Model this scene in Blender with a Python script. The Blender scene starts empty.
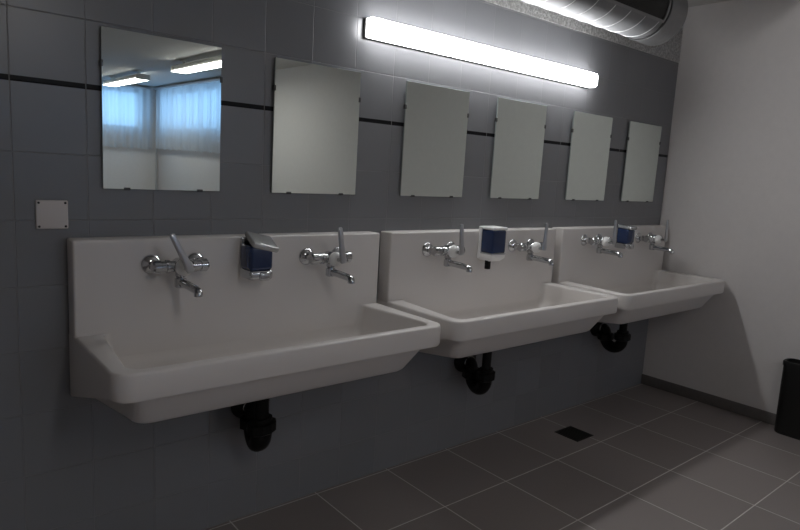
import bpy, bmesh, math, random
from mathutils import Vector, Matrix, Euler
random.seed(7)
S = bpy.context.scene
COL = S.collection
PI = math.pi

# ------------------------------------------------------------------ render look
S.view_settings.view_transform = 'Standard'
S.view_settings.look = 'None'
S.view_settings.gamma = 1.0
S.view_settings.use_curve_mapping = False
S.view_settings.exposure = 0.24

# ------------------------------------------------------------------ node helpers
class NT:
    def __init__(s, name):
        s.m = bpy.data.materials.new(name); s.m.use_nodes = True
        s.t = s.m.node_tree; s.n = s.t.nodes; s.l = s.t.links
        s.b = s.n['Principled BSDF']
    def set(s, **k):
        for a, v in k.items():
            i = s.b.inputs[a.replace('_', ' ')]
            if hasattr(v, 'links') or hasattr(v, 'is_linked'): s.l.new(v, i)
            elif isinstance(v, tuple): i.default_value = (*v, 1) if len(v) == 3 else v
            else: i.default_value = v
    def math(s, op, a, b=None, c=None):
        n = s.n.new('ShaderNodeMath'); n.operation = op
        for i, v in enumerate((a, b, c)):
            if v is None: continue
            if isinstance(v, (int, float)): n.inputs[i].default_value = v
            else: s.l.new(v, n.inputs[i])
        return n.outputs[0]
    def coords(s):
        n = s.n.new('ShaderNodeTexCoord'); x = s.n.new('ShaderNodeSeparateXYZ')
        s.l.new(n.outputs['Object'], x.inputs[0])
        s.co = n.outputs['Object']; s.x, s.y, s.z = x.outputs
    def joint(s, c, off, pitch, half):
        """0 inside a tile, 1 in the joint, with a short ramp"""
        u = s.math('DIVIDE', s.math('SUBTRACT', c, off), pitch)
        f = s.math('FRACT', s.math('ADD', u, 0.5))
        d = s.math('MULTIPLY', s.math('ABSOLUTE', s.math('SUBTRACT', f, 0.5)), pitch)
        r = s.n.new('ShaderNodeMapRange'); r.interpolation_type = 'SMOOTHSTEP'
        s.l.new(d, r.inputs[0])
        r.inputs[1].default_value = half * .7; r.inputs[2].default_value = half * 1.5
        r.inputs[3].default_value = 1; r.inputs[4].default_value = 0
        return r.outputs[0], s.math('FLOOR', u)
    def cell(s, a, b):
        c = s.n.new('ShaderNodeCombineXYZ'); s.l.new(a, c.inputs[0]); s.l.new(b, c.inputs[1])
        w = s.n.new('ShaderNodeTexWhiteNoise'); s.l.new(c.outputs[0], w.inputs['Vector'])
        return w.outputs['Value']
    def noise(s, scale, detail=3, rough=.5):
        n = s.n.new('ShaderNodeTexNoise'); n.inputs['Scale'].default_value = scale
        n.inputs['Detail'].default_value = detail; n.inputs['Roughness'].default_value = rough
        s.l.new(s.co, n.inputs['Vector']); return n.outputs['Fac']
    def mix(s, f, a, b):
        n = s.n.new('ShaderNodeMix'); n.data_type = 'RGBA'
        for k, v in ((0, f), (6, a), (7, b)):
            if isinstance(v, tuple): n.inputs[k].default_value = (*v, 1)
            elif isinstance(v, (int, float)): n.inputs[k].default_value = v
            else: s.l.new(v, n.inputs[k])
        return n.outputs[2]
    def bump(s, h, dist, strength=1.0):
        n = s.n.new('ShaderNodeBump'); n.inputs['Distance'].default_value = dist
        n.inputs['Strength'].default_value = strength
        s.l.new(h, n.inputs['Height']); s.l.new(n.outputs[0], s.b.inputs['Normal'])

def plain(name, col, rough=.5, metal=0.0, var=0.0, scale=40, bump=0.0, **k):
    t = NT(name); t.coords()
    if var:
        f = t.noise(scale)
        t.set(Base_Color=t.mix(f, tuple(c * (1 - var) for c in col), tuple(min(1, c * (1 + var)) for c in col)))
        if bump: t.bump(f, bump)
    else: t.set(Base_Color=col)
    t.set(Roughness=rough, Metallic=metal, **k)
    return t.m

def glow(name, col, strength):
    t = NT(name)
    t.set(Base_Color=(.85, .85, .85), Roughness=.4, Emission_Color=col, Emission_Strength=strength)
    return t.m

M = {}
TX, TP, TZ, TQ = .056, .2065, 1.229, .2085          # wall tile grid
def wall_tile():
    t = NT('grey_wall_tile'); t.coords()
    jx, ix = t.joint(t.x, TX, TP, .0013); jz, iz = t.joint(t.z, TZ, TQ, .0013)
    j = t.math('MAXIMUM', jx, jz)
    c = t.mix(t.cell(ix, iz), (.205, .207, .219), (.225, .227, .240))
    c = t.mix(t.math('MULTIPLY', t.noise(9, 4), .25), c, (.17, .172, .182))
    c = t.mix(j, c, (.26, .26, .265))
    band = t.math('LESS_THAN', t.math('ABSOLUTE', t.math('SUBTRACT', t.z, 1.652)), .0085)
    jb = t.math('MULTIPLY', band, t.math('SUBTRACT', 1, jx))
    c = t.mix(jb, c, (.008, .008, .010))
    t.set(Base_Color=c, Roughness=t.math('ADD', .30, t.math('MULTIPLY', j, .4)), Specular_IOR_Level=t.math('SUBTRACT', .65, t.math('MULTIPLY', jb, .5)))
    h = t.math('SUBTRACT', t.math('MULTIPLY', t.noise(14, 2), .12), j)
    t.bump(h, .0018)
    return t.m
M['tile'] = wall_tile()
def floor_tile():
    t = NT('brown_grey_floor_tile'); t.coords()
    jx, ix = t.joint(t.x, 2.18, .405, .0022); jy, iy = t.joint(t.y, -.42, .405, .0022)
    j = t.math('MAXIMUM', jx, jy)
    c = t.mix(t.cell(ix, iy), (.262, .232, .222), (.300, .267, .255))
    c = t.mix(t.math('MULTIPLY', t.noise(60, 5, .7), .4), c, (.22, .198, .188))
    c = t.mix(j, c, (.68, .655, .635))
    t.set(Base_Color=c, Roughness=t.math('ADD', .42, t.math('MULTIPLY', j, .4)))
    t.bump(t.math('SUBTRACT', t.math('MULTIPLY', t.noise(90, 4), .25), j), .0015)
    return t.m
M['floor'] = floor_tile()
def plaster(name, col, scale, dist):
    t = NT(name); t.coords()
    f = t.noise(scale, 6, .65)
    t.set(Base_Color=t.mix(f, tuple(c * .94 for c in col), tuple(min(1, c * 1.04) for c in col)), Roughness=.85)
    t.bump(f, dist)
    return t.m
def rough_stucco():
    t = NT('rough_white_stucco'); t.coords()
    f = t.noise(75, 3, .75)
    c = t.n.new('ShaderNodeMapRange'); t.l.new(f, c.inputs[0])
    c.inputs[1].default_value = .38; c.inputs[2].default_value = .62
    t.set(Base_Color=t.mix(c.outputs[0], (.50, .49, .48), (.86, .85, .84)), Roughness=.95)
    t.bump(c.outputs[0], .008)
    return t.m
M['plaster'] = plaster('smooth_white_plaster', (.68, .652, .638), 24, .0006)
M['stucco'] = rough_stucco()
M['ceiling'] = plaster('ceiling_paint', (.58, .57, .56), 40, .001)
M['baseboard'] = plain('dark_baseboard_tile', (.150, .138, .132), .5, var=.15)
M['ceramic'] = plain('white_fireclay', (.70, .668, .642), .34, var=.015, scale=6, Coat_Weight=.12, Coat_Roughness=.2)
M['chrome'] = plain('chrome', (.56, .57, .58), .07, 1.0)
M['satin'] = plain('satin_chrome', (.55, .56, .58), .28, 1.0)
M['lid'] = plain('silver_grey_plastic', (.50, .51, .51), .22, .45)
M['white_plastic'] = plain('white_plastic', (.88, .875, .86), .35)
M['navy'] = plain('navy_translucent_plastic', (.014, .032, .098), .16, Coat_Weight=.25, Coat_Roughness=.06)
M['black_plastic'] = plain('black_plastic', (.0035, .0035, .0035), .5, Specular_IOR_Level=.2)
M['black_bin'] = plain('black_bin_plastic', (.008, .008, .0075), .4)
M['silver'] = plain('mirror_silvering', (.84, .91, .865), .004, 1.0)
M['glass_edge'] = plain('mirror_glass_edge', (.25, .29, .28), .15)
M['clip'] = plain('dark_steel_clip', (.10, .10, .10), .35, .8)
M['cover'] = plain('white_cover_plastic', (.66, .62, .60), .45)
M['dark_screw'] = plain('dark_screw', (.035, .035, .035), .5, .5)
M['lamp_base'] = plain('grey_lamp_base', (.10, .10, .10), .5)
M['lamp_glow'] = glow('white_lamp_diffuser', (.985, .99, 1.0), 30.0)
M['lamp_edge'] = glow('white_lamp_diffuser_edge', (.985, .99, 1.0), 11.0)
M['tube_glow'] = glow('ceiling_light_diffuser', (1.0, .97, .95), 11.0)
M['lamp_white'] = plain('white_lamp_housing', (.7, .68, .63), .45)
M['duct'] = plain('galvanised_steel', (.24, .243, .25), .60, .3, var=.12, scale=12)
M['seam'] = plain('bright_steel_seam', (.62, .62, .63), .4, .6)
M['duct_dark'] = plain('dull_duct_end', (.30, .30, .302), .5, .7, var=.1)
M['gasket'] = plain('black_rubber_gasket', (.010, .010, .010), .6)
def mesh_grille():
    t = NT('dark_perforated_mesh'); t.coords()
    a = t.math('SINE', t.math('MULTIPLY', t.x, 900)); b = t.math('SINE', t.math('MULTIPLY', t.z, 900))
    f = t.math('GREATER_THAN', t.math('MULTIPLY', a, b), .1)
    t.set(Base_Color=t.mix(f, (.012, .012, .012), (.07, .07, .07)), Roughness=.5, Metallic=.6)
    t.bump(f, .002)
    return t.m
M['grille'] = mesh_grille()
M['drain'] = plain('dark_drain_steel', (.018, .017, .015), .5, .4)
M['drain_slot'] = plain('black_drain_slot', (.004, .004, .004), .8)
M['win_frame'] = plain('white_window_frame', (.7, .7, .7), .4)
def pane():
    t = NT('window_glass'); t.set(Base_Color=(1, 1, 1), Roughness=0.0, Transmission_Weight=1.0, IOR=1.0)
    return t.m
M['pane'] = pane()
def cloth():
    t = NT('sheer_white_curtain'); t.coords()
    n, l = t.n, t.l
    d = n.new('ShaderNodeBsdfDiffuse'); d.inputs[0].default_value = (.62, .64, .66, 1)
    tr = n.new('ShaderNodeBsdfTranslucent'); tr.inputs[0].default_value = (.85, .87, .90, 1)
    tp = n.new('ShaderNodeBsdfTransparent')
    m1 = n.new('ShaderNodeMixShader'); m1.inputs[0].default_value = .55
    l.new(d.outputs[0], m1.inputs[1]); l.new(tr.outputs[0], m1.inputs[2])
    m2 = n.new('ShaderNodeMixShader'); m2.inputs[0].default_value = .15
    l.new(m1.outputs[0], m2.inputs[1]); l.new(tp.outputs[0], m2.inputs[2])
    l.new(m2.outputs[0], n['Material Output'].inputs[0])
    return t.m
M['cloth'] = cloth()
M['rail'] = plain('grey_curtain_rail', (.55, .55, .56), .4, .3)

# ------------------------------------------------------------------ mesh helpers
def box(bm, lo, hi, bev=0.0, seg=2, mi=0, mat=None):
    r = bmesh.ops.create_cube(bm, size=1.0)
    vs = r['verts']
    for v in vs:
        v.co = Vector([lo[i] + (v.co[i] + .5) * (hi[i] - lo[i]) for i in range(3)])
    fs = set(f for v in vs for f in v.link_faces)
    for f in fs: f.material_index = mi
    if bev:
        es = list(set(e for v in vs for e in v.link_edges))
        g = bmesh.ops.bevel(bm, geom=es, offset=bev, segments=seg, profile=.5, affect='EDGES', clamp_overlap=True)
        vs = list(set(vs) & set(bm.verts)) + [v for v in g['verts']]
        vs = list(set(v for v in vs if v.is_valid))
    if mat is not None: bmesh.ops.transform(bm, matrix=mat, verts=vs)
    return vs

def ring_frame(d):
    d = d.normalized()
    u = d.orthogonal().normalized()
    return u, d.cross(u)

def tube(bm, pts, rad, n=16, cap=True, mi=0):
    pts = [Vector(p) for p in pts]
    rad = [rad] * len(pts) if isinstance(rad, (int, float)) else rad
    T = []
    for i in range(len(pts)):
        a = pts[max(0, i - 1)]; b = pts[min(len(pts) - 1, i + 1)]
        d = b - a
        T.append(d.normalized() if d.length > 1e-9 else (T[-1] if T else Vector((0, 0, 1))))
    u, w = ring_frame(T[0]); rings = []
    for i, p in enumerate(pts):
        if i:
            q = T[i - 1].rotation_difference(T[i]); u = q @ u; w = q @ w
        rings.append([bm.verts.new(p + (u * math.cos(2 * PI * k / n) + w * math.sin(2 * PI * k / n)) * rad[i]) for k in range(n)])
    for a, b in zip(rings, rings[1:]):
        for k in range(n):
            f = bm.faces.new((a[k], a[(k + 1) % n], b[(k + 1) % n], b[k])); f.material_index = mi
    if cap:
        for r, fl in ((rings[0], True), (rings[-1], False)):
            f = bm.faces.new(list(reversed(r)) if fl else r); f.material_index = mi
    return rings

def lathe(bm, origin, axis, prof, n=24, mi=0):
    """prof: (distance along the axis, radius) pairs"""
    o = Vector(origin); a = Vector(axis).normalized(); u, w = ring_frame(a); rings = []
    for t, r in prof:
        if r < 1e-6: rings.append([bm.verts.new(o + a * t)])
        else: rings.append([bm.verts.new(o + a * t + (u * math.cos(2 * PI * k / n) + w * math.sin(2 * PI * k / n)) * r) for k in range(n)])
    for p, q in zip(rings, rings[1:]):
        for k in range(n):
            k2 = (k + 1) % n
            if len(p) == 1 and len(q) == 1: continue
            if len(p) == 1: f = bm.faces.new((p[0], q[k2], q[k]))
            elif len(q) == 1: f = bm.faces.new((p[k], p[k2], q[0]))
            else: f = bm.faces.new((p[k], p[k2], q[k2], q[k]))
            f.material_index = mi
    for r in (rings[0], rings[-1]):
        if len(r) > 1:
            f = bm.faces.new(r); f.material_index = mi

def arc(c, r, a0, a1, n, ax='yz'):
    out = []
    for i in range(n + 1):
        a = a0 + (a1 - a0) * i / n
        p = [c[0], c[1], c[2]]; i1, i2 = {'yz': (1, 2), 'xz': (0, 2), 'xy': (0, 1)}[ax]
        p[i1] += r * math.cos(a); p[i2] += r * math.sin(a); out.append(p)
    return out

def obj(name, bm, mats, parent=None, loc=None, smooth=35, rot=None):
    bmesh.ops.recalc_face_normals(bm, faces=bm.faces[:])
    me = bpy.data.meshes.new(name); bm.to_mesh(me); bm.free()
    for m in (mats if isinstance(mats, (list, tuple)) else [mats]): me.materials.append(m)
    if smooth:
        me.polygons.foreach_set('use_smooth', [True] * len(me.polygons))
        me.set_sharp_from_angle(angle=math.radians(smooth))
    o = bpy.data.objects.new(name, me); COL.objects.link(o)
    if parent: o.parent = parent
    if loc: o.location = loc
    if rot: o.rotation_euler = rot
    return o
def B(): return bmesh.new()
def thing(name, label, cat, loc=(0, 0, 0), rz=0, group=None):
    o = bpy.data.objects.new(name, None); COL.objects.link(o)
    o.empty_display_size = .05
    o.location = loc; o.rotation_euler = (0, 0, rz); o['label'] = label; o['category'] = cat
    if group: o['group'] = group
    return o
def struct(name, bm, mats, label, parent=None, smooth=35):
    o = obj(name, bm, mats, parent, smooth=smooth)
    if not parent:
        o['kind'] = 'structure'; o['label'] = label; o['category'] = name.split('_')[0]
    return o
def dup(root, loc, label):
    r = root.copy(); COL.objects.link(r); r.location = loc; r['label'] = label
    for ch in list(root.children):
        c = ch.copy(); COL.objects.link(c); c.parent = r
        for g in list(ch.children):
            d = g.copy(); COL.objects.link(d); d.parent = c
    return r
def child(root, name):
    return [c for c in root.children if c.name.split('.')[0] == name]

# ------------------------------------------------------------------ dimensions
XR = 3.774           # right wall
XL = -2.3            # left wall (beside the camera)
YF = -10.55          # far wall behind the camera
ZC = 2.64            # ceiling
ZT = 2.2804          # top of the wall tiling
P_ = 1.2602          # sink pitch
T_, ZB, ZR, D_, H_, W_ = .0827, 1.1738, .8645, .528, .082, 1.2

# ------------------------------------------------------------------ the room
bm = B()
box(bm, (XL, 0, 0), (XR, .18, ZT), mi=0)
box(bm, (XL, -.004, ZT), (XR, .18, ZC), mi=1)
struct('wall_back', bm, [M['tile'], M['stucco']], 'grey tiled wall with a thin black band and rough white plaster at its top', smooth=0)
WZ0, WZ1 = 1.80, 2.55
WR0, WR1 = -10.25, -7.02          # window in the right wall (y range)
bm = B()
box(bm, (XR, YF - .2, 0), (XR + .2, .18, WZ0)); box(bm, (XR, YF - .2, WZ1), (XR + .2, .18, ZC))
box(bm, (XR, YF - .2, WZ0), (XR + .2, WR0, WZ1)); box(bm, (XR, WR1, WZ0), (XR + .2, .18, WZ1))
struct('wall_right', bm, M['plaster'], 'plain white plastered wall at the right end of the sinks', smooth=0)
WF0, WF1 = .3, 3.50               # window in the far wall (x range)
bm = B()
box(bm, (XL, YF - .2, 0), (XR, YF, WZ0)); box(bm, (XL, YF - .2, WZ1), (XR, YF, ZC))
box(bm, (XL, YF - .2, WZ0), (WF0, YF, WZ1)); box(bm, (WF1, YF - .2, WZ0), (XR, YF, WZ1))
struct('wall_far', bm, M['plaster'], 'white wall with curtained window seen in the leftmost mirror', smooth=0)
bm = B(); box(bm, (XL - .2, YF - .2, 0), (XL, .18, ZC))
struct('wall_left', bm, M['plaster'], 'plain plastered wall at the left of the room', smooth=0)
bm = B(); box(bm, (XL - .2, YF - .2, -.15), (XR + .2, .18, 0))
struct('floor', bm, M['floor'], 'brown grey square floor tiles with pale joints', smooth=0)
bm = B(); box(bm, (XL - .2, YF - .2, ZC), (XR + .2, .18, ZC + .15))
struct('ceiling', bm, M['ceiling'], 'plain pale ceiling', smooth=0)
bm = B(); box(bm, (XR - .011, YF, 0), (XR, -.0005, .0736), .003)
struct('baseboard_right', bm, M['baseboard'], 'dark tile baseboard along the foot of the right wall')

def window(name, axis, a0, a1, at, label):
    """axis 'y': in the right wall, 'x': in the far wall"""
    fr, pn = B(), B()
    def bx(b, u0, u1, z0, z1, d0, d1):
        if axis == 'y': box(b, (at + d0, u0, z0), (at + d1, u1, z1), .004, 1)
        else: box(b, (u0, at - d1, z0), (u1, at - d0, z1), .004, 1)
    bx(fr, a0, a1, WZ0, WZ0 + .06, .06, .13); bx(fr, a0, a1, WZ1 - .06, WZ1, .06, .13)
    n = 4
    for i in range(n + 1):
        u = a0 + (a1 - a0 - .07) * i / n
        bx(fr, u, u + .07, WZ0 + .06, WZ1 - .06, .06, .13)
    bx(pn, a0 + .03, a1 - .03, WZ0 + .03, WZ1 - .03, .093, .097)
    w = struct(name, fr, M['win_frame'], label)
    struct('pane', pn, M['pane'], '', w)
    return w
window('window_1', 'y', WR0, WR1, XR, 'long white window in the right wall behind the curtain, seen in the mirror')
window('window_2', 'x', WF0, WF1, YF, 'long white window in the far wall behind the curtain, seen in the mirror')

# ------------------------------------------------------------------ curtains (seen in the leftmost mirror)
def curtain(axis, a0, a1, at, z0, z1, label, seed):
    rnd = random.Random(seed)
    bm = B(); nu = int(abs(a1 - a0) / .018); nz = 14
    ph = [rnd.uniform(0, 6.3) for _ in range(4)]
    rows = []
    for j in range(nz + 1):
        row = []
        for i in range(nu + 1):
            u = a0 + (a1 - a0) * i / nu; k = j / nz
            amp = .018 + .012 * (1 - k)
            d = amp * math.sin(u * 42 + ph[0] + .6 * math.sin(u * 3 + ph[1])) + .012 * math.sin(u * 17 + ph[2] + k)
            z = z0 + (z1 - z0) * k + (1 - k) * .010 * math.sin(u * 21 + ph[3])
            row.append(bm.verts.new((at - .10 + d, u, z) if axis == 'y' else (u, at + .10 + d, z)))
        rows.append(row)
    for r, s in zip(rows, rows[1:]):
        for i in range(nu): bm.faces.new((r[i], r[i + 1], s[i + 1], s[i]))
    o = obj('curtain', bm, M['cloth'], smooth=180)
    o['label'] = label; o['category'] = 'curtain'; o['group'] = 'sheer curtains in the mirror'
    return o
curtain('y', -10.34, -6.75, XR, 1.465, 2.575, 'sheer pale curtain right of the dark corner line in the leftmost mirror', 3)
curtain('x', .1, 3.64, YF, 1.445, 2.575, 'sheer pale curtain left of the dark corner line in the leftmost mirror', 5)
bm = B()
box(bm, (XR - .13, -10.42, 2.575), (XR - .07, -6.6, 2.612), .006)
box(bm, (XR - .07, -10.42, 2.60), (XR, -6.6, 2.635), .006)
o = obj('curtain_rail', bm, M['rail']); o['label'] = 'long grey curtain rail rising to the right in the leftmost mirror'; o['category'] = 'curtain rail'
bm = B()
box(bm, (.0, YF + .07, 2.575), (3.60, YF + .13, 2.612), .006)
box(bm, (.0, YF, 2.60), (3.60, YF + .07, 2.635), .006)
o = obj('curtain_rail', bm, M['rail']); o['label'] = 'grey curtain rail over the left curtain in the leftmost mirror, behind the shorter light'; o['category'] = 'curtain rail'
bm = B()
tube(bm, [(XR - .045, YF + .045, 0), (XR - .045, YF + .045, 2.64)], .016, 16)
o = obj('pipe', bm, M['rail']); o['label'] = 'upright grey pipe in the room corner between the two curtains in the mirror'; o['category'] = 'pipe'

# ------------------------------------------------------------------ ceiling lights (seen in the leftmost mirror)
def ceiling_light(y0, y1, label, cx=2.685, grp='ceiling lights in the mirror'):
    z = 2.495
    t = thing('ceiling_light', label, 'ceiling light', (cx, (y0 + y1) / 2, ZC), 0, grp)
    h = (y1 - y0) / 2; zz = z - ZC
    bm = B(); box(bm, (-.095, -h + .004, zz + .010), (.095, h - .004, zz + .075), .006); obj('housing', bm, M['lamp_white'], t)
    bm = B(); box(bm, (-.10, -h + .006, zz), (.10, h - .006, zz + .012), .004); obj('diffuser', bm, M['tube_glow'], t)
    for s in (-1, 1):
        bm = B(); box(bm, (-.104, s * h - .012, zz - .002), (.104, s * h + .012, zz + .078), .005); obj('end_cap', bm, M['lamp_white'], t)
        bm = B(); tube(bm, [(0, s * (h - .18), zz + .07), (0, s * (h - .18), -.008)], .014, 12)
        lathe(bm, (0, s * (h - .18), 0), (0, 0, -1), [(0, .04), (.012, .04), (.018, .03)], 20)
        obj('mount', bm, M['lamp_white'], t)
    return t
ceiling_light(-9.80, -7.94, 'shorter lit ceiling light with visible end block, left in the leftmost mirror')
ceiling_light(-6.45, -4.59, 'lit ceiling light cut off by the right edge of the leftmost mirror')
ceiling_light(-4.30, -2.44, 'lit ceiling light over the open floor in front of the nearest trough', .30, 'ceiling lights by the troughs')

# ------------------------------------------------------------------ wash troughs
def loop(bm, cs, n=8):
    """cs: four (x, y, radius, z) corners in order; returns a ring of rounded-corner verts"""
    out = []; pts = [Vector((c[0], c[1])) for c in cs]
    for i, c in enumerate(cs):
        p, a, b = pts[i], pts[i - 1], pts[(i + 1) % 4]
        da, db = (a - p).normalized(), (b - p).normalized(); r = max(c[2], 1e-4)
        ang = da.angle(db); t = r / math.tan(ang / 2)
        s, e = p + da * t, p + db * t
        cen = p + (da + db).normalized() * (r / math.sin(ang / 2))
        a0 = math.atan2(*(s - cen).yx); a1 = math.atan2(*(e - cen).yx)
        while a1 - a0 > PI: a1 -= 2 * PI
        while a1 - a0 < -PI: a1 += 2 * PI
        for k in range(n):
            q = a0 + (a1 - a0) * k / (n - 1)
            v = cen + Vector((math.cos(q), math.sin(q))) * r
            out.append(bm.verts.new((v.x, v.y, 0)))
    return out
def rect_loop(bm, xl, xr, yb, yf, rb, rf, z, xlf=None, xrf=None, zf=None):
    """xl, xr at the back, xlf, xrf at the front; z may be a function of y"""
    xlf = xl if xlf is None else xlf; xrf = xr if xrf is None else xrf
    r = loop(bm, [(xl, yb, rb, 0), (xlf, yf, rf, 0), (xrf, yf, rf, 0), (xr, yb, rb, 0)])
    for v in r: v.co.z = z(v.co.y) if callable(z) else z
    return r
def trough_body():
    bm = B()
    skirt = lambda off: (lambda y: .642 + (ZR - H_ - .642) * min(1, max(0, -(y + .05) / .40)) + off)
    bowl = lambda y: .627 + .054 * min(1, max(0, -(y + .05) / .36))
    yb, zf, fr = -.001, .712, .070
    R = []
    # inside: drain floor, a wide fillet, then straight walls up to the rim
    R.append(rect_loop(bm, .45, .75, -.22, -.31, .04, .04, zf - .006))
    R.append(rect_loop(bm, .30, .90, -.19, -.37, .05, .05, zf - .003))
    for k in range(11):
        th = PI / 2 * (1 - k / 10)
        z = zf + fr * (1 - math.sin(th)); d = fr * (1 - math.cos(th))
        e = max(0, (ZR - z)) * .12
        R.append(rect_loop(bm, .084 + d + e, W_ - .084 - d - e, -(T_ - .0002) - d, -D_ + .040 + d * .8 + e, .03, .04 + .01, z, .050 + d + e, W_ - .046 - d - e))
    for z, k in ((ZR - .010, 0), (ZR - .0045, -.001), (ZR - .0012, -.0035), (ZR, -.008)):
        R.append(rect_loop(bm, .083 + k, W_ - .083 - k, -(T_ - .0002), -D_ + .039 + k, .03, .045, z, .046 + k, W_ - .042 - k))
    # rim, then down its outside
    R.append(rect_loop(bm, .008, W_ - .008, -.03, -D_ + .008, .012, .050, ZR))
    R.append(rect_loop(bm, .0025, W_ - .0025, -.02, -D_ + .0025, .012, .054, ZR - .002))
    R.append(rect_loop(bm, 0, W_, yb, -D_, .003, .056, ZR - .008))
    R.append(rect_loop(bm, 0, W_, yb, -D_, .003, .056, skirt(.008)))
    R.append(rect_loop(bm, .003, W_ - .003, yb, -D_ + .003, .003, .054, skirt(.001)))
    R.append(rect_loop(bm, .010, W_ - .010, yb, -D_ + .010, .003, .05, skirt(0)))
    # the bowl below, leaning in
    R.append(rect_loop(bm, .054, W_ - .070, yb - .001, -D_ + .022, .01, .05, skirt(-.001)))
    R.append(rect_loop(bm, .074, W_ - .118, yb - .002, -D_ + .074, .01, .05, lambda y: bowl(y) + .008))
    R.append(rect_loop(bm, .080, W_ - .127, yb - .003, -D_ + .084, .01, .045, bowl))
    for a, b in zip(R, R[1:]):
        n = len(a)
        for k in range(n): bm.faces.new((a[k], a[(k + 1) % n], b[(k + 1) % n], b[k]))
    bm.faces.new(R[0]); bm.faces.new(R[-1])
    # upstand against the wall
    box(bm, (.0004, -T_, .668), (W_ - .0004, -.0006, ZB), .008, 4)
    return bm
SINK_LABELS = ['white ceramic wash trough with two taps, nearest and leftmost of the three',
               'white ceramic wash trough in the middle, under the white framed soap dispenser',
               'white ceramic wash trough farthest right, touching the bare white wall']
sinks = []
proto = None
for i in range(3):
    if i == 0:
        proto = thing('wash_trough', SINK_LABELS[0], 'sink', (0, 0, 0), 0, 'wash troughs along the tiled wall')
        obj('basin', trough_body(), M['ceramic'], proto, smooth=50)
        bm = B(); lathe(bm, (.6, -.265, .7065), (0, 0, 1), [(0, .036), (.003, .035), (.004, .026), (.001, .022), (.001, 0)], 24)
        obj('drain_strainer', bm, M['chrome'], proto)
        s = proto
    else: s = dup(proto, (P_ * i, 0, 0), SINK_LABELS[i])
    sinks.append(s)
b_ = child(sinks[0], 'basin')[0]; b_.scale.x = 1.009; b_.location.x = -.0108

# ------------------------------------------------------------------ traps
def make_trap(label, loc, dx=0.0, dz=0.0):
    t = thing('drain_trap', label, 'drain pipe', loc, 0, 'black drain traps under the troughs')
    yt, yo, zc, rr = -.185, -.068, .438, .0585
    bm = B(); tube(bm, [(0, yt, .6445 - dz), (0, yt, .475)], .0225, 20)
    lathe(bm, (0, yt, .6445 - dz), (0, 0, -1), [(0, .036), (.020, .036), (.026, .030), (.034, .0225)], 24)
    obj('tailpipe', bm, M['black_plastic'], t)
    bm = B()
    pts = [(0, yt, .50), (0, yt, zc + .01)] + arc((0, (yt + yo) / 2, zc), rr, PI, 2 * PI, 14) + [(0, yo, zc + .01)]
    tube(bm, pts, .034, 20); obj('u_bend', bm, M['black_plastic'], t)
    bm = B()
    zt = zc + .052
    pts = [(0, yo, zc), (0, yo, zt - .03)] + arc((0, yo + .03, zt - .03), .03, PI, PI / 2, 6) + [(0, -.002, zt)]
    tube(bm, pts, .030, 20); obj('outlet_pipe', bm, M['black_plastic'], t)
    bm = B(); lathe(bm, (0, 0, zt), (0, -1, 0), [(0, .066), (.008, .066), (.022, .050), (.036, .038), (.040, .032)], 28)
    obj('wall_flange', bm, M['black_plastic'], t)
    bm = B(); lathe(bm, (0, -.040, zt), (0, -1, 0), [(0, .029), (0, .031), (.002, .033), (.008, .033), (.010, .031), (.010, .029)], 24)
    obj('collar', bm, M['chrome'], t)
    for y, z in ((yt, .485), (yo, zc + .022)):
        bm = B(); lathe(bm, (0, y, z), (0, 0, -1), [(0, .040), (.004, .048), (.038, .048), (.044, .040)], 10)
        obj('nut', bm, M['black_plastic'], t)
    for c in t.children:
        for v in c.data.vertices: v.co.x += dx * (1 - min(1.2, v.co.y / yt))
    return t
TRAP = ['black plastic drain trap below the nearest trough, left of the others',
        'black plastic drain trap with long straight pipe below the middle trough',
        'black plastic drain trap below the farthest trough, highest in the photo']
t1 = make_trap(TRAP[0], (.597, 0, 0), .034); t1.scale = (1.28, 1, 1); t2 = make_trap(TRAP[1], (P_ + .578, 0, -.014), .030, -.014); t2.scale = (1.22, 1, 1); t3 = make_trap(TRAP[2], (2 * P_ + .588, 0, .022), 0, .022); t3.scale = (1.22, 1, 1)

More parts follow.
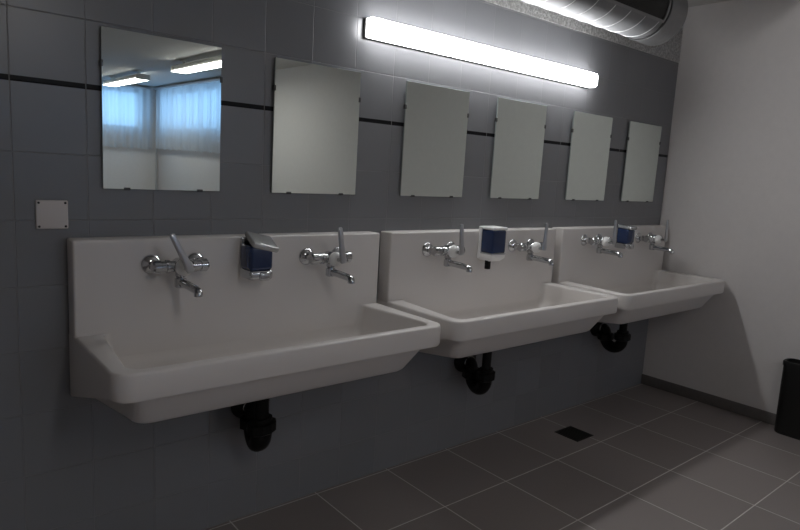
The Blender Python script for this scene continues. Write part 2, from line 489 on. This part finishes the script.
# ------------------------------------------------------------------ taps
def make_tap(label, loc):
    t = thing('mixer_tap', label, 'tap', loc, 0, 'chrome lever taps on the troughs')
    for s in (-1, 1):
        x = .075 * s
        bm = B(); lathe(bm, (x, 0, 0), (0, -1, 0), [(0, .034), (.003, .034), (.008, .031), (.014, .022), (.018, .016)], 28)
        obj('rosette', bm, M['chrome'], t)
        bm = B(); tube(bm, [(x, -.010, 0), (x, -.062, 0)], .0125, 18)
        lathe(bm, (x, -.024, 0), (0, -1, 0), [(0, .016), (.002, .0185), (.018, .0185), (.020, .016)], 6)
        bmesh.ops.rotate(bm, cent=(x, 0, 0), matrix=Matrix.Rotation(.2, 3, 'Y'), verts=bm.verts[:])
        obj('inlet', bm, M['chrome'], t)
    bm = B()
    tube(bm, [(-.092, -.064, 0), (-.090, -.064, 0), (.090, -.064, 0), (.092, -.064, 0)], [.015, .0190, .0190, .015], 22)
    for s in (-1, 1):
        lathe(bm, (s * .036, -.064, 0), (s, 0, 0), [(0, .019), (.002, .0225), (.012, .0225), (.014, .019)], 22)
        lathe(bm, (s * .066, -.064, 0), (s, 0, 0), [(0, .019), (.002, .0225), (.022, .0225), (.028, .017)], 22)
    lathe(bm, (0, -.040, 0), (0, -1, 0), [(0, .018), (.004, .026), (.044, .026), (.050, .024), (.053, .020)], 28)
    lathe(bm, (0, -.064, -.012), (0, 0, -1), [(0, .017), (.022, .017), (.026, .014), (.030, .014)], 22)
    obj('body', bm, M['chrome'], t)
    bm = B(); lathe(bm, (0, -.090, 0), (0, -1, 0), [(0, .026), (.003, .0285), (.014, .0285), (.022, .0245), (.028, .015), (.030, .0)], 28)
    obj('cap', bm, M['white_plastic'], t)
    # lever, origin on the cartridge axis
    bm = B()
    n = 14; prev = None
    prof = [(-.009, .0085, .0045), (-.006, .0120, .0065), (.006, .0130, .0075), (.03, .0115, .0068), (.08, .0100, .0058), (.122, .0090, .0052), (.130, .0080, .0046), (.133, .0045, .0025)]
    rings = []
    for z, w, d in prof:
        yy = -.150
        rings.append([bm.verts.new((1.12 * w * math.copysign(abs(math.cos(2 * PI * k / n)) ** .7, math.cos(2 * PI * k / n)),
                                    yy + d * math.copysign(abs(math.sin(2 * PI * k / n)) ** .7, math.sin(2 * PI * k / n)), z)) for k in range(n)])
    for a, b in zip(rings, rings[1:]):
        for k in range(n): bm.faces.new((a[k], a[(k + 1) % n], b[(k + 1) % n], b[k]))
    bm.faces.new(rings[0]); bm.faces.new(rings[-1])
    obj('lever', bm, M['satin'], t)
    bm = B(); tube(bm, [(0, -.112, 0), (0, -.150, 0)], .0085, 16); obj('lever_hub', bm, M['chrome'], t)
    # swivel spout
    bm = B()
    lathe(bm, (0, -.064, -.040), (0, 0, -1), [(0, .0125), (.002, .0190), (.030, .0190), (.034, .015), (.035, 0)], 22)
    pts = [(0, -.064, -.056), (.004, -.085, -.057), (.006, -.12, -.058), (.008, -.170, -.061), (.0085, -.186, -.063), (.009, -.195, -.067), (.009, -.197, -.072)]
    tube(bm, pts, [.0145, .0145, .0142, .0138, .0138, .0140, .0140], 18)
    obj('spout', bm, M['chrome'], t)
    bm = B(); lathe(bm, (.009, -.197, -.066), (0, 0, -1), [(0, .0130), (.002, .0142), (.014, .0142), (.015, .011), (.012, .010), (.012, 0)], 20)
    obj('nozzle', bm, M['chrome'], t)
    return t
TAPS = [(.303, 1.087, 27, 'chrome lever tap with its lever leaning left, leftmost on the nearest trough'),
        (.905, 1.087, 9, 'chrome lever tap right of the chrome lidded soap dispenser'),
        (P_ + .295, 1.091, 5, 'chrome lever tap left of the white framed soap dispenser'),
        (P_ + .900, 1.089, -2, 'chrome lever tap right of the white framed soap dispenser'),
        (2 * P_ + .291, 1.101, 1, 'chrome lever tap left of the small blue dispenser on the farthest trough'),
        (2 * P_ + .903, 1.099, 0, 'chrome lever tap farthest right, by the bare white wall')]
tap0 = None
for x, z, a, lab in TAPS:
    loc = (x, -T_ - .0004, z)
    if tap0 is None: tap0 = t = make_tap(lab, loc)
    else: t = dup(tap0, loc, lab)
    child(t, 'lever')[0].rotation_euler = (0, -math.radians(a), 0)

# ------------------------------------------------------------------ soap dispensers
def chrome_dispenser(label, loc, lid_rot, w=.092, dpt=.098, over=.018, lid_at=(.015, 0, .089)):
    t = thing('soap_dispenser', label, 'soap dispenser', loc, 0, 'blue soap dispensers on the troughs')
    h = w / 2
    bm = B(); box(bm, (-h + .006, -.012, -.066), (h - .006, 0, .080), .003); obj('back_plate', bm, M['chrome'], t)
    bm = B(); box(bm, (-h, -dpt, -.034), (h, -.008, .056), .014, 4); obj('tank', bm, M['navy'], t)
    bm = B(); box(bm, (-h - .001, -dpt - .001, -.068), (h + .001, -.006, -.032), .012, 4); b_ = obj('base', bm, M['chrome'], t)
    bm = B(); box(bm, (-.010, -dpt - .008, -.070), (.034, -dpt + .03, -.038), .008, 3); obj('push_button', bm, M['chrome'], t)
    bm = B(); box(bm, (-h + .006, -dpt - .014, -.011), (h + over, -.004, .010), .008, 3)
    lid = obj('lid', bm, M['lid'], t, loc=lid_at); lid.rotation_euler = lid_rot
    return t
chrome_dispenser('navy soap dispenser with tilted chrome lid between the taps of the nearest trough', (.587, -T_ - .0004, 1.092), (math.radians(20), math.radians(13), math.radians(-3)))
chrome_dispenser('small navy soap dispenser with chrome foot on the farthest trough', (2 * P_ + .590, -T_ - .0004, 1.112), (math.radians(4), 0, 0), .086, .088, -.006, (.002, 0, .070))

def framed_dispenser(label, loc):
    t = thing('soap_dispenser', label, 'soap dispenser', loc, 0, 'blue soap dispensers on the troughs')
    bm = B(); box(bm, (-.056, -.020, -.072), (.056, 0, .092), .006, 3); obj('back_plate', bm, M['white_plastic'], t)
    bm = B(); box(bm, (-.054, -.100, .078), (.054, -.004, .092), .006, 3); obj('top_cover', bm, M['white_plastic'], t)
    bm = B(); box(bm, (-.050, -.097, -.040), (.050, -.014, .079), .012, 4); obj('tank', bm, M['navy'], t)
    bm = B(); box(bm, (-.051, -.0985, -.046), (.051, -.014, -.036), .004, 2); obj('trim_band', bm, M['satin'], t)
    bm = B()
    r0 = rect_loop(bm, -.054, .054, -.004, -.101, .006, .018, -.044); r1 = rect_loop(bm, -.053, .053, -.004, -.098, .006, .018, -.062)
    r2 = rect_loop(bm, -.040, .040, -.004, -.080, .006, .018, -.078)
    for a, b in ((r0, r1), (r1, r2)):
        for k in range(len(a)): bm.faces.new((a[k], a[(k + 1) % len(a)], b[(k + 1) % len(a)], b[k]))
    bm.faces.new(r0); bm.faces.new(r2)
    obj('bottom_cover', bm, M['white_plastic'], t)
    bm = B(); box(bm, (-.042, -.066, -.120), (-.018, -.044, -.072), .004, 2); obj('nozzle', bm, M['black_plastic'], t)
    return t
framed_dispenser('navy soap dispenser in a white plastic frame on the middle trough', (P_ + .612, -T_ - .0004, 1.106))

# ------------------------------------------------------------------ mirrors
MIRX = [.0984, .7084, 1.3587, 1.9641, 2.6176, 3.2193]
MW, MB_, MT_ = .3988, 1.3326, 1.8419
MLAB = ['frameless mirror showing curtains and ceiling lights, leftmost of six',
        'frameless mirror above the second tap, just left of the lit wall lamp',
        'frameless mirror under the left half of the lit wall lamp, third from left',
        'frameless mirror above the white framed soap dispenser, under the wall lamp',
        'frameless mirror under the right end of the lit wall lamp, fifth from left',
        'smallest looking frameless mirror, nearest the bare white wall']
m0 = None
def make_mirror(label, loc):
    t = thing('wall_mirror', label, 'mirror', loc, 0, 'mirrors over the troughs')
    h = MT_ - MB_
    bm = B(); box(bm, (0, -.006, 0), (MW, 0, h), .0012, 1, mi=1)
    for f in bm.faces:
        f.material_index = 0 if f.normal.y < -.9 else 1
    obj('glass', bm, [M['silver'], M['glass_edge']], t, smooth=0)
    for x in (.075, MW - .075):
        bm = B(); box(bm, (x - .010, -.009, -.003), (x + .010, .004, 0), .001, 1); box(bm, (x - .010, -.009, -.003), (x + .010, -.0065, .006), .001, 1)
        obj('clip', bm, M['clip'], t)
    for x, s in ((0, -1), (MW, 1)):
        z = h * .78
        bm = B(); box(bm, (min(x, x + s * .004), -.009, z - .010), (max(x, x + s * .004), .004, z + .010), .001, 1)
        box(bm, (min(x + s * .003, x - s * .005), -.009, z - .010), (max(x + s * .003, x - s * .005), -.0065, z + .010), .001, 1)
        obj('clip', bm, M['clip'], t)
    t.rotation_euler = (math.radians(.5), 0, 0)
    return t
for x, lab in zip(MIRX, MLAB):
    loc = (x, -.006, MB_)
    if m0 is None: m0 = make_mirror(lab, loc)
    else: dup(m0, loc, lab)

# ------------------------------------------------------------------ wall lamp
t = thing('wall_lamp', 'long glowing white wall lamp above the mirrors', 'lamp', (1.935, 0, 2.024))
hl = .813
bm = B(); box(bm, (-hl - .004, -.016, -.0415), (hl + .002, 0, .041), .003, 1); obj('base', bm, M['lamp_base'], t)
bm = B()
rs = []
hy = [(-.014, .039), (-.050, .0385), (-.060, .034), (-.066, .022), (-.066, -.022), (-.060, -.034), (-.050, -.0385), (-.014, -.039)]
for x, k in ((-hl + .001, .93), (-hl + .006, 1.0), (hl - .010, 1.0), (hl - .003, .93)):
    rs.append([bm.verts.new((x, -.014 + (y + .014) * k, z * k)) for y, z in hy])
for a, b in zip(rs, rs[1:]):
    for k in range(8): bm.faces.new((a[k], a[(k + 1) % 8], b[(k + 1) % 8], b[k]))
bm.faces.new(rs[0]); bm.faces.new(rs[-1])
bm.normal_update()
for f in bm.faces:
    if f.calc_center_median().y > -.045 or abs(f.normal.x) > .5: f.material_index = 1
obj('diffuser', bm, [M['lamp_glow'], M['lamp_edge']], t)

# ------------------------------------------------------------------ junction cover
t = thing('cover_plate', 'square white cover plate with four dark screws on the tiles left of the sinks', 'cover plate', (-.050, 0, 1.248))
bm = B(); box(bm, (-.045, -.011, -.045), (.045, 0, .045), .004, 3); obj('plate', bm, M['cover'], t)
for sx in (-1, 1):
    for sz in (-1, 1):
        bm = B(); lathe(bm, (sx * .037, -.010, sz * .037), (0, -1, 0), [(0, .0038), (.0016, .0038), (.002, .003), (.0021, 0)], 12)
        obj('screw', bm, M['dark_screw'], t)

# ------------------------------------------------------------------ ventilation duct
DY, DZ, DR, DE = -.25, 2.405, .158, 3.01
t = thing('ventilation_duct', 'round spiral seamed metal ventilation duct under the ceiling', 'duct', (DE, DY, DZ))
x0 = XL + .01 - DE
bm = B(); tube(bm, [(x0, 0, 0), (-.10, 0, 0)], DR, 64); obj('tube', bm, M['duct'], t, smooth=40)
bm = B()
pts = []; pitch = .14; n = int((-.19 - x0) / pitch * 40)
for i in range(n + 1):
    x = x0 + (-.19 - x0) * i / n; a = -2 * PI * (x / pitch)
    pts.append((x, DR * math.cos(a), DR * math.sin(a)))
tube(bm, pts, .0024, 6); obj('spiral_seam', bm, M['seam'], t, smooth=180)
bm = B(); tube(bm, [(-.185, 0, 0), (-.168, 0, 0)], DR + .004, 64); obj('gasket', bm, M['gasket'], t)
bm = B()
lathe(bm, (-.168, 0, 0), (1, 0, 0), [(0, DR), (0, DR + .006), (.010, DR + .008), (.150, DR + .008), (.160, DR + .010), (.168, DR + .006), (.168, .0)], 64)
obj('end_cap', bm, M['duct_dark'], t)
A0, A1, G0, G1 = -144, -222, 1.60 - DE, 2.815 - DE
def patch(bm, xa, xb, a0, a1, r0, r1, n=12):
    rr = []
    for i in range(n + 1):
        a = math.radians(a0 + (a1 - a0) * i / n); c, s = math.cos(a), math.sin(a)
        rr.append([bm.verts.new((x, r * c, r * s)) for x, r in ((xa, r0), (xb, r0), (xb, r1), (xa, r1))])
    for a, b in zip(rr, rr[1:]):
        for k in range(4): bm.faces.new((a[k], a[(k + 1) % 4], b[(k + 1) % 4], b[k]))
    bm.faces.new(rr[0]); bm.faces.new(rr[-1])
bm = B(); patch(bm, G0 + .012, G1 - .012, A0 - 4, A1 + 4, DR - .004, DR + .005); g = obj('grille', bm, M['grille'], t)
bm = B()
patch(bm, G0, G1, A0, A0 - 5, DR - .004, DR + .010, 2); patch(bm, G0, G1, A1, A1 + 5, DR - .004, DR + .010, 2)
patch(bm, G0, G0 + .016, A0 - 5, A1 + 5, DR - .004, DR + .010); patch(bm, G1 - .016, G1, A0 - 5, A1 + 5, DR - .004, DR + .010)
obj('grille_frame', bm, M['duct_dark'], g)
for x in (-2.2, -.6):
    bm = B(); tube(bm, [(x, 0, DR), (x, 0, ZC - DZ)], .005, 8); obj('hanger', bm, M['duct_dark'], t)

# ------------------------------------------------------------------ floor drain
t = thing('floor_drain', 'square dark drain grate set in the floor tiles', 'floor drain', (2.545, -.269, 0))
bm = B()
for a, b in (((-.079, -.079), (.079, -.070)), ((-.079, .070), (.079, .079)), ((-.079, -.07), (-.070, .07)), ((.070, -.07), (.079, .07))):
    box(bm, (*a, -.002), (*b, .0025))
obj('frame', bm, M['drain'], t, smooth=0)
bm = B(); box(bm, (-.0705, -.0705, -.002), (.0705, .0705, .0008), mi=1)
for k in range(9):
    x = -.063 + k * .01575; box(bm, (x - .0045, -.068, 0), (x + .0045, .068, .0018), mi=0)
obj('grate', bm, [M['drain'], M['drain_slot']], t, smooth=0)

# ------------------------------------------------------------------ bin
t = thing('trash_bin', 'slim black plastic bin on the floor against the white wall', 'bin', (3.702, -1.11, 0))
def rr_box(bm, hx, hy, r, zs):
    R = []
    for z, k in zs:
        R.append(rect_loop(bm, -hx * k, hx * k, hy * k, -hy * k, r * k, r * k, z))
    for a, b in zip(R, R[1:]):
        for k in range(len(a)): bm.faces.new((a[k], a[(k + 1) % len(a)], b[(k + 1) % len(a)], b[k]))
    bm.faces.new(R[0]); bm.faces.new(R[-1])
bm = B(); rr_box(bm, .060, .185, .045, [(0, .96), (.006, .985), (.428, 1.0), (.428, .93), (.10, .90)]); obj('body', bm, M['black_bin'], t)
bm = B(); rr_box(bm, .061, .187, .046, [(.420, .99), (.420, 1.015), (.444, 1.015), (.450, .99), (.450, .93), (.420, .93)]); obj('rim', bm, M['black_bin'], t)

# ------------------------------------------------------------------ sky outside
w = bpy.data.worlds.new('World'); S.world = w; w.use_nodes = True
w.node_tree.nodes['Background'].inputs[0].default_value = (.30, .58, 1.0, 1)
w.node_tree.nodes['Background'].inputs[1].default_value = 2.6

# ------------------------------------------------------------------ camera
cd = bpy.data.cameras.new('camera'); cam = bpy.data.objects.new('camera', cd); COL.objects.link(cam)
cd.sensor_fit = 'HORIZONTAL'; cd.sensor_width = 36; cd.lens = 617.5132 / 800 * 36
cd.clip_start = .02
cam.location = (-.45, -2.1909, 1.4369); cam.rotation_euler = (1.4225, -.0544, -.6903)
S.camera = cam
